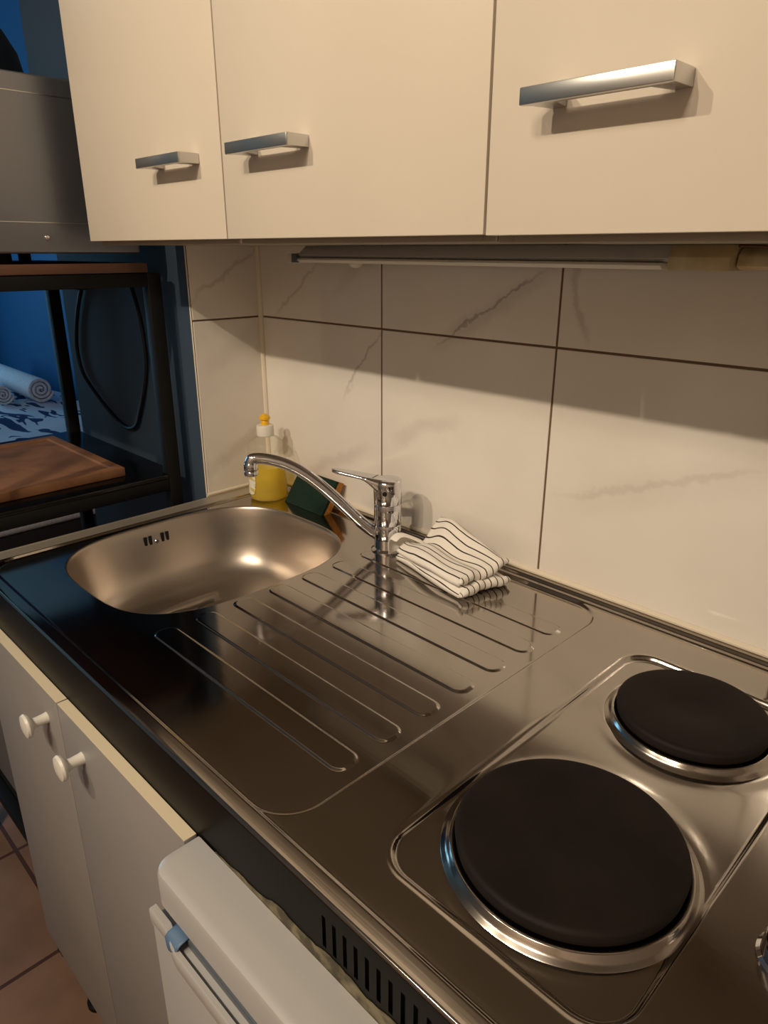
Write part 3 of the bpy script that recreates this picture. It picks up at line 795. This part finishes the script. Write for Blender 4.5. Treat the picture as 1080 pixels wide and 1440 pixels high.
# ------------------------------------------------------------ small fridge below the hob
def fridge():
    t = thing('small_fridge', 'white under-counter fridge with rounded top in front of the vent slots', 'fridge')
    x0, x1 = .6600, 1.205
    bm = bmesh.new()
    # top slab with rounded front corners
    r = .017; pts = []
    for cx, cy, a0 in ((x0+r, -.608+r-.010, 180), (x1-r, -.608+r-.010, 270)):
        for k in range(9):
            a = math.radians(a0+90*k/8); pts.append((cx+r*math.cos(a), cy+r*math.sin(a)))
    pts += [(x1, -.5705), (x0, -.5705)]
    zs0, zs1 = .796, .8335
    prof = [(0, zs0), (0, zs1-.006), (.0012, zs1-.0028), (.004, zs1-.0008), (.009, zs1)]
    cxm, cym = (x0+x1)/2, -.59
    rings = []
    for ins, z in prof:
        ring = []
        for i, (x, y) in enumerate(pts):
            dx = ins*(1 if x < cxm else -1) if (x < x0+r*1.01 or x > x1-r*1.01) else 0
            fr = max(0, min(1, (-y-.5705)/.02)); ring.append(bm.verts.new((x+dx*(1 if x < cxm+9 else 1)*.7, y+ins*fr, z)))
        rings.append(ring)
    n = len(pts)
    for a, b in zip(rings, rings[1:]):
        for i in range(n): j = (i+1) % n; bm.faces.new((a[i], a[j], b[j], b[i]))
    bm.faces.new(rings[0][::-1]); bm.faces.new(rings[-1])
    link('top_panel', bm, M['white'], t, smooth=30, label='white worktop of the fridge')
    B('body', M['white'], t, x0+.004, x1-.004, -.565, -.08, .03, .8255, .004)
    # door with a handle lip and recess
    bm = bmesh.new()
    yd = -.628
    xa, xb = x0+.040, x0+.215
    # profile (y, z) of plain parts: door front with lip
    box(bm, x0, x1, yd+.004, -.566, .03, .776, .004)
    link('door', bm, M['white'], t, smooth=30)
    dr = t.children[-1]
    # lip strip: runs along the door's top edge, dips outward at the grip
    bm = bmesh.new(); top = []; n = 60; rows = []
    for i in range(n+1):
        x = x0+(x1-x0)*i/n
        g = sst(xa-.012, xa+.012, x)*(1-sst(xb-.012, xb+.02, x))
        yo = yd+.003-.005*g; zt_ = .785-.004*g
        rows.append([bm.verts.new((x, yo+.011, zt_-.016)), bm.verts.new((x, yo+.0015, zt_-.020)), bm.verts.new((x, yo+.0005, zt_-.012)), bm.verts.new((x, yo+.0005, zt_-.0015)), bm.verts.new((x, yo+.0015, zt_)), bm.verts.new((x, yo+.0075-.002*g, zt_)), bm.verts.new((x, yo+.0085-.002*g, zt_-.004))])
    for a, b in zip(rows, rows[1:]):
        for k_ in range(7): l = (k_+1) % 7; bm.faces.new((a[k_], b[k_], b[l], a[l]))
    bm.faces.new(rows[0]); bm.faces.new(rows[-1][::-1])
    link('handle_lip', bm, M['white'], dr, smooth=40, label='moulded handle lip along the door top')
    # grey recess between lip and top panel and blue film left in its corner
    B('handle_recess', M['greyplastic'], dr, xa-.004, xb, -.6160, -.600, .7762, .7860, .001, label='grey grip recess')
    bm = bmesh.new(); top = []
    for i in range(9):
        x = xa-.006+.020*i/8; w = math.sin(PI*i/8)*.6
        top.append((bm.verts.new((x, yd+.0005-.004*w, .7830-.010*w)), bm.verts.new((x, yd+.004, .7862)), bm.verts.new((x, -.6110, .7885+.002*w))))
    for a, b in zip(top, top[1:]):
        for k_ in range(2): bm.faces.new((a[k_], b[k_], b[k_+1], a[k_+1]))
    o = link('film_scrap', bm, M['bluefilm'], dr, smooth='all', label='scrap of blue protective film'); sm = o.modifiers.new('s', 'SOLIDIFY'); sm.thickness = .0008
    B('plinth', M['blackmetal'], t, x0+.02, x1-.02, -.55, -.1, .001, .032, .001)
fridge()

# ------------------------------------------------------------ black rack with shelves left of the worktop
RX0, RX1, RY0, RY1 = -.520, -.042, -.545, -.176
def rack():
    t = thing('storage_rack', 'black metal rack with brown wooden shelf left of the worktop', 'rack')
    q = .024
    for x in (RX0, RX1-q):
        for y in (RY1-q, RY0):
            B('post', M['blackmetal'], t, x, x+q, y, y+q, .001, 1.3045, .001)
    # upper frame, plank; lower frame, shelf
    def frame(z0, z1, nm='rail'):
        for y in (RY1-q, RY0): B(nm, M['blackmetal'], t, RX0+q, RX1-q, y+.001, y+q-.001, z0, z1, .001)
        for x in (RX0, RX1-q): B(nm, M['blackmetal'], t, x+.001, x+q-.001, RY0+q, RY1-q, z0, z1, .001)
    frame(1.283, 1.3045); frame(.9145, .937); frame(.235, .257)
    B('top_shelf', M['plank'], t, RX0-.004, RX1-.002, RY0-.002, RY1-.021, 1.3060, 1.3210, .001, label='brown wooden top shelf')
    B('middle_shelf', M['blackgloss'], t, RX0+.002, RX1-.002, RY0+.002, RY1-.001, .9375, .9455, .001, label='black shelf under the board')
    B('bottom_shelf', M['black'], t, RX0+q, RX1-q, RY0+q, RY1-q, .239, .253, .001, label='black bottom shelf')
    return t
rack()
# chopping board
def board():
    t = thing('chopping_board', 'brown wooden chopping board with a juice groove lying on the black rack shelf', 'board')
    x0, x1, y0, y1, z0, z1 = -.432, -.092, -.535, -.261, .9460, .9625
    bm = bmesh.new(); box(bm, x0, x1, y0, y1, z0, z1, .002, 2)
    # groove: inset the top face, push an inner band down
    tf = max((f for f in bm.faces if f.normal.z > .9), key=lambda f: f.calc_area())
    bmesh.ops.inset_region(bm, faces=[tf], thickness=.020); bmesh.ops.inset_region(bm, faces=[tf], thickness=.004)
    g = [v for v in tf.verts]
    bmesh.ops.inset_region(bm, faces=[tf], thickness=.004)
    for v in g: v.co.z -= .003
    link('wooden_board', bm, M['board'], t, smooth=30)
board()
# microwave seen from its side
def microwave():
    t = thing('microwave', 'grey-white microwave seen from the side on the wooden rack shelf', 'microwave')
    x0, x1, y0, y1, z0, z1 = -.50, -.056, -.53, -.20, 1.3365, 1.5825
    bm = bmesh.new(); box(bm, x0, x1, y0, y1, z0, z1, .004, 3)
    link('casing', bm, mat('grey_enamel', (.52, .53, .56), .38, .8), t, smooth=30, label='painted metal casing')
    # pressed seams on the side
    for z in (1.3815, 1.557):
        B('seam', M['alu'], t, x1-.0005, x1+.0006, y0+.01, y1-.05, z-.0007, z+.0007, .0003)
    B('front_panel', M['black'], t, x0, x1, y0-.014, y0-.0005, z0+.002, z1-.002, .003, label='black front')
    rot = Matrix.Rotation(PI/2, 3, 'Y')
    bm = bmesh.new(); lathe(bm, [(.0042, -.0005), (.0042, .001), (.003, .0024), (.001, .0026)], (x1, -.352, 1.360), 20, ax=rot); link('screw', bm, M['chrome'], t, smooth=True)
    for x in (x0+.04, x1-.05):
        for y in (-.5, -.405 if x > -.3 else -.25):
            bm = bmesh.new(); lathe(bm, [(.012, 0), (.012, .0155)], (x, y, 1.3212), 20); link('foot', bm, M['black'], t, smooth=30)
    return t
microwave()
# dark rounded pot upside down on the microwave
bm = bmesh.new(); lathe(bm, [(.135, 0), (.137, .006), (.137, .035), (.131, .066), (.114, .097), (.088, .123), (.050, .144), (.004, .151)], (-.318, -.395, 1.5828), 56)
tag(link('upturned_bowl', bm, mat('dark_bowl', (.10, .11, .13), .5), smooth=40), 'dark round upturned bowl on top of the microwave, cut by the frame', 'bowl')
def crate(lbl, m, z0, z1, y0, cat):
    t = thing('storage_box', lbl, 'box')
    x0, x1, y1 = -.49, -.075, -.21
    bm = bmesh.new(); w = .006
    box(bm, x0, x1, y0, y1, z0, z0+w, .0008, 1)
    for a in ((x0, x0+w, y0, y1), (x1-w, x1, y0, y1), (x0+w, x1-w, y0, y0+w), (x0+w, x1-w, y1-w, y1)): box(bm, *a, z0+w, z1, .0008, 1)
    link('box_body', bm, m, t)
    B('lid', m, t, x0-.004, x1+.004, y0-.004, y1+.004, z1+.0005, z1+.012, .003, label='flat lid')
    return t
crate('black storage box on the floor under the rack', M['black'], .001, .205, -.485, 'box')
crate('light grey storage box on the bottom shelf of the rack', mat('grey_box', (.42, .41, .42), .7), .2575, .50, -.515, 'box')
# cable on the blue wall
bm = bmesh.new()
P = [(-.44, 1.300), (-.432, 1.273), (-.470, 1.22), (-.500, 1.16), (-.506, 1.117), (-.490, 1.075), (-.440, 1.040), (-.380, 1.008), (-.330, .989), (-.290, .984), (-.252, .998), (-.228, 1.030), (-.203, 1.072), (-.178, 1.136), (-.182, 1.216), (-.206, 1.28), (-.215, 1.30)]
tube(bm, catmull([(x, -.153, z) for x, z in P], 6), .0042, 10)
cb = thing('power_cable', 'black cable hanging in a loop on the dark blue wall behind the rack', 'cable')
link('flex', bm, M['cable'], cb, smooth='all')
B('plug', M['cable'], cb, -.452, -.410, -.172, -.1475, 1.262, 1.288, .005)

# ------------------------------------------------------------ bedroom
def bed():
    t = thing('bed', 'low bed under a white and blue patterned cover in the far room', 'bed')
    bm = bmesh.new(); NX, NY = 40, 24; x0, x1, y0, y1 = -4.9, -1.80, -.85, .93
    G = [[bm.verts.new((x0+(x1-x0)*i/NX, y0+(y1-y0)*j/NY, .5+.012*math.sin(i*.9)*math.sin(j*.7)-.05*(max(0, abs(2*i/NX-1)-.95)*20)**2-.05*(max(0, abs(2*j/NY-1)-.92)*12)**2)) for j in range(NY+1)] for i in range(NX+1)]
    for i in range(NX):
        for j in range(NY): bm.faces.new((G[i][j], G[i+1][j], G[i+1][j+1], G[i][j+1]))
    o = link('bed_cover', bm, M['bed'], t, smooth='all', label='white cover with a blue pattern'); sm = o.modifiers.new('s', 'SOLIDIFY'); sm.thickness = .03
    B('mattress', M['terry'], t, x0+.02, x1-.03, y0+.02, y1-.02, .24, .462, .03, 3)
    B('bed_base', M['floordark'], t, x0+.03, x1-.04, y0+.03, y1-.03, .001, .238, .01)
bed()
def roll(c, d, L, r, lbl):
    d = Vector(d).normalized(); rot = Vector((0, 0, 1)).rotation_difference(d).to_matrix()
    bm = bmesh.new(); c = Vector(c)
    # spiral section extruded along the axis
    sec = []; n = 90; T = 3.2
    for i in range(n+1):
        a = 2*PI*T*i/n; q = r*(.12+.88*i/n); sec.append((q*math.cos(a), q*math.sin(a)))
    rings = []
    for s in (-L/2, -L/2+.01, L/2-.01, L/2):
        k = .97 if abs(s) > L/2-.005 else 1
        rings.append([bm.verts.new(c+rot @ Vector((x*k, y*k, s))) for x, y in sec])
    for a, b in zip(rings, rings[1:]):
        for i in range(n): bm.faces.new((a[i], a[i+1], b[i+1], b[i]))
    o = link('rolled_towel', bm, M['terry'], None, smooth='all'); sm = o.modifiers.new('s', 'SOLIDIFY'); sm.thickness = r*.2; sm.offset = -1
    return tag(o, lbl, 'towel', 'rolled towels on the bed')
roll((-3.68, .655, .592), (1.0, -.03, 0), 1.16, .078, 'longer white rolled towel lying across the bed behind the other roll')
roll((-3.43, .475, .572), (1.0, -.06, 0), .48, .060, 'white rolled towel with its spiral end showing, nearest on the bed')

# ------------------------------------------------------------ lights
LX = (.28, .72, 1.15); LY, LZ = -1.61, 2.21
bar = thing('spot_bar', 'three-lamp spot bar hanging below the ceiling in front of the worktop', 'lamp')
B('bar', M['alu'], bar, .20, 1.23, LY-.078, LY-.042, LZ+.185, LZ+.20, .003)
AX = Vector((0, math.cos(math.radians(30)), -math.sin(math.radians(30))))
for x, w in zip(LX, (44, 27, 13)):
    rot = Vector((0, 0, -1)).rotation_difference(AX).to_matrix()
    bm = bmesh.new(); lathe(bm, [(.002, .085), (.020, .083), (.030, .060), (.036, .012), (.034, .012), (.028, .058), (.004, .078)], (x, LY, LZ), 28, ax=rot, cap1=False); link('lamp_head', bm, M['alu'], bar, smooth=40)
    bm = bmesh.new(); tube(bm, [(x, LY-.068, LZ+.048), (x, LY-.066, LZ+.12), (x, LY-.06, LZ+.187)], .005, 10); link('arm', bm, M['alu'], bar, smooth=True)
    l = bpy.data.lights.new('spot', 'SPOT'); l.energy = w; l.color = (1.0, .835, .605); l.shadow_soft_size = .016; l.spot_size = math.radians(88); l.spot_blend = 1
    o = bpy.data.objects.new('lamp_light', l); o.location = (x, LY, LZ); o.rotation_euler = (math.radians(90-30), 0, 0); COL.objects.link(o)
l = bpy.data.lights.new('added_fill', 'AREA'); l.shape = 'DISK'; l.size = .35; l.energy = 28; l.color = (1.0, .82, .64)  # added fill light and ring, lifts the ambient level in the shadows
o = bpy.data.objects.new('added_fill_light', l); o.location = (1.1, -2.15, 2.70); COL.objects.link(o)
dl = thing('added_fill', 'added round fill lamp on the ceiling behind the camera', 'lamp')
bm = bmesh.new(); lathe(bm, [(.21, .002), (.21, .045), (.185, .045), (.185, .012)], (1.1, -2.15, 2.702), 48, cap1=False); link('fill_ring', bm, M['plastic'], dl, smooth=30)
bm = bmesh.new(); lathe(bm, [(.05, 0), (.05, -.02), (.008, -.03), (.008, -.335)], (.715, LY-.06, 2.749), 28); link('canopy', bm, M['alu'], bar, smooth=40)
# bedroom daylight
l = bpy.data.lights.new('daylight', 'AREA'); l.energy = 26; l.color = (.27, .66, 1.0); l.shape = 'RECTANGLE'; l.size = 1.8; l.size_y = 1.2
o = bpy.data.objects.new('window_light', l); o.location = (-5.02, -.9, 1.6); o.rotation_euler = (0, math.radians(-90), 0); COL.objects.link(o)

W = bpy.data.worlds.new('world'); S.world = W; W.use_nodes = True
W.node_tree.nodes['Background'].inputs[0].default_value = (.5, .6, .8, 1); W.node_tree.nodes['Background'].inputs[1].default_value = .02

# ------------------------------------------------------------ camera
cam = bpy.data.cameras.new('camera'); co = bpy.data.objects.new('camera', cam); COL.objects.link(co)
yaw, pitch, roll_ = map(math.radians, (45.3247, -20.3214, .0417))
fw = Vector((-math.sin(yaw)*math.cos(pitch), math.cos(yaw)*math.cos(pitch), math.sin(pitch)))
rt = Vector((math.cos(yaw), math.sin(yaw), 0)); up = rt.cross(fw)
rt2 = rt*math.cos(roll_)+up*math.sin(roll_); up2 = -rt*math.sin(roll_)+up*math.cos(roll_)
Mx = Matrix((rt2, up2, -fw)).transposed().to_4x4(); Mx.translation = Vector((1.1474, -.8082, 1.3429)); co.matrix_world = Mx
cam.sensor_fit = 'VERTICAL'; cam.sensor_height = 24; cam.lens = 24*996.68/1440; cam.clip_start = .01
S.camera = co
S.view_settings.view_transform = 'Standard'; S.view_settings.look = 'None'; S.view_settings.gamma = 1; S.view_settings.use_curve_mapping = False
S.view_settings.exposure = 0.0
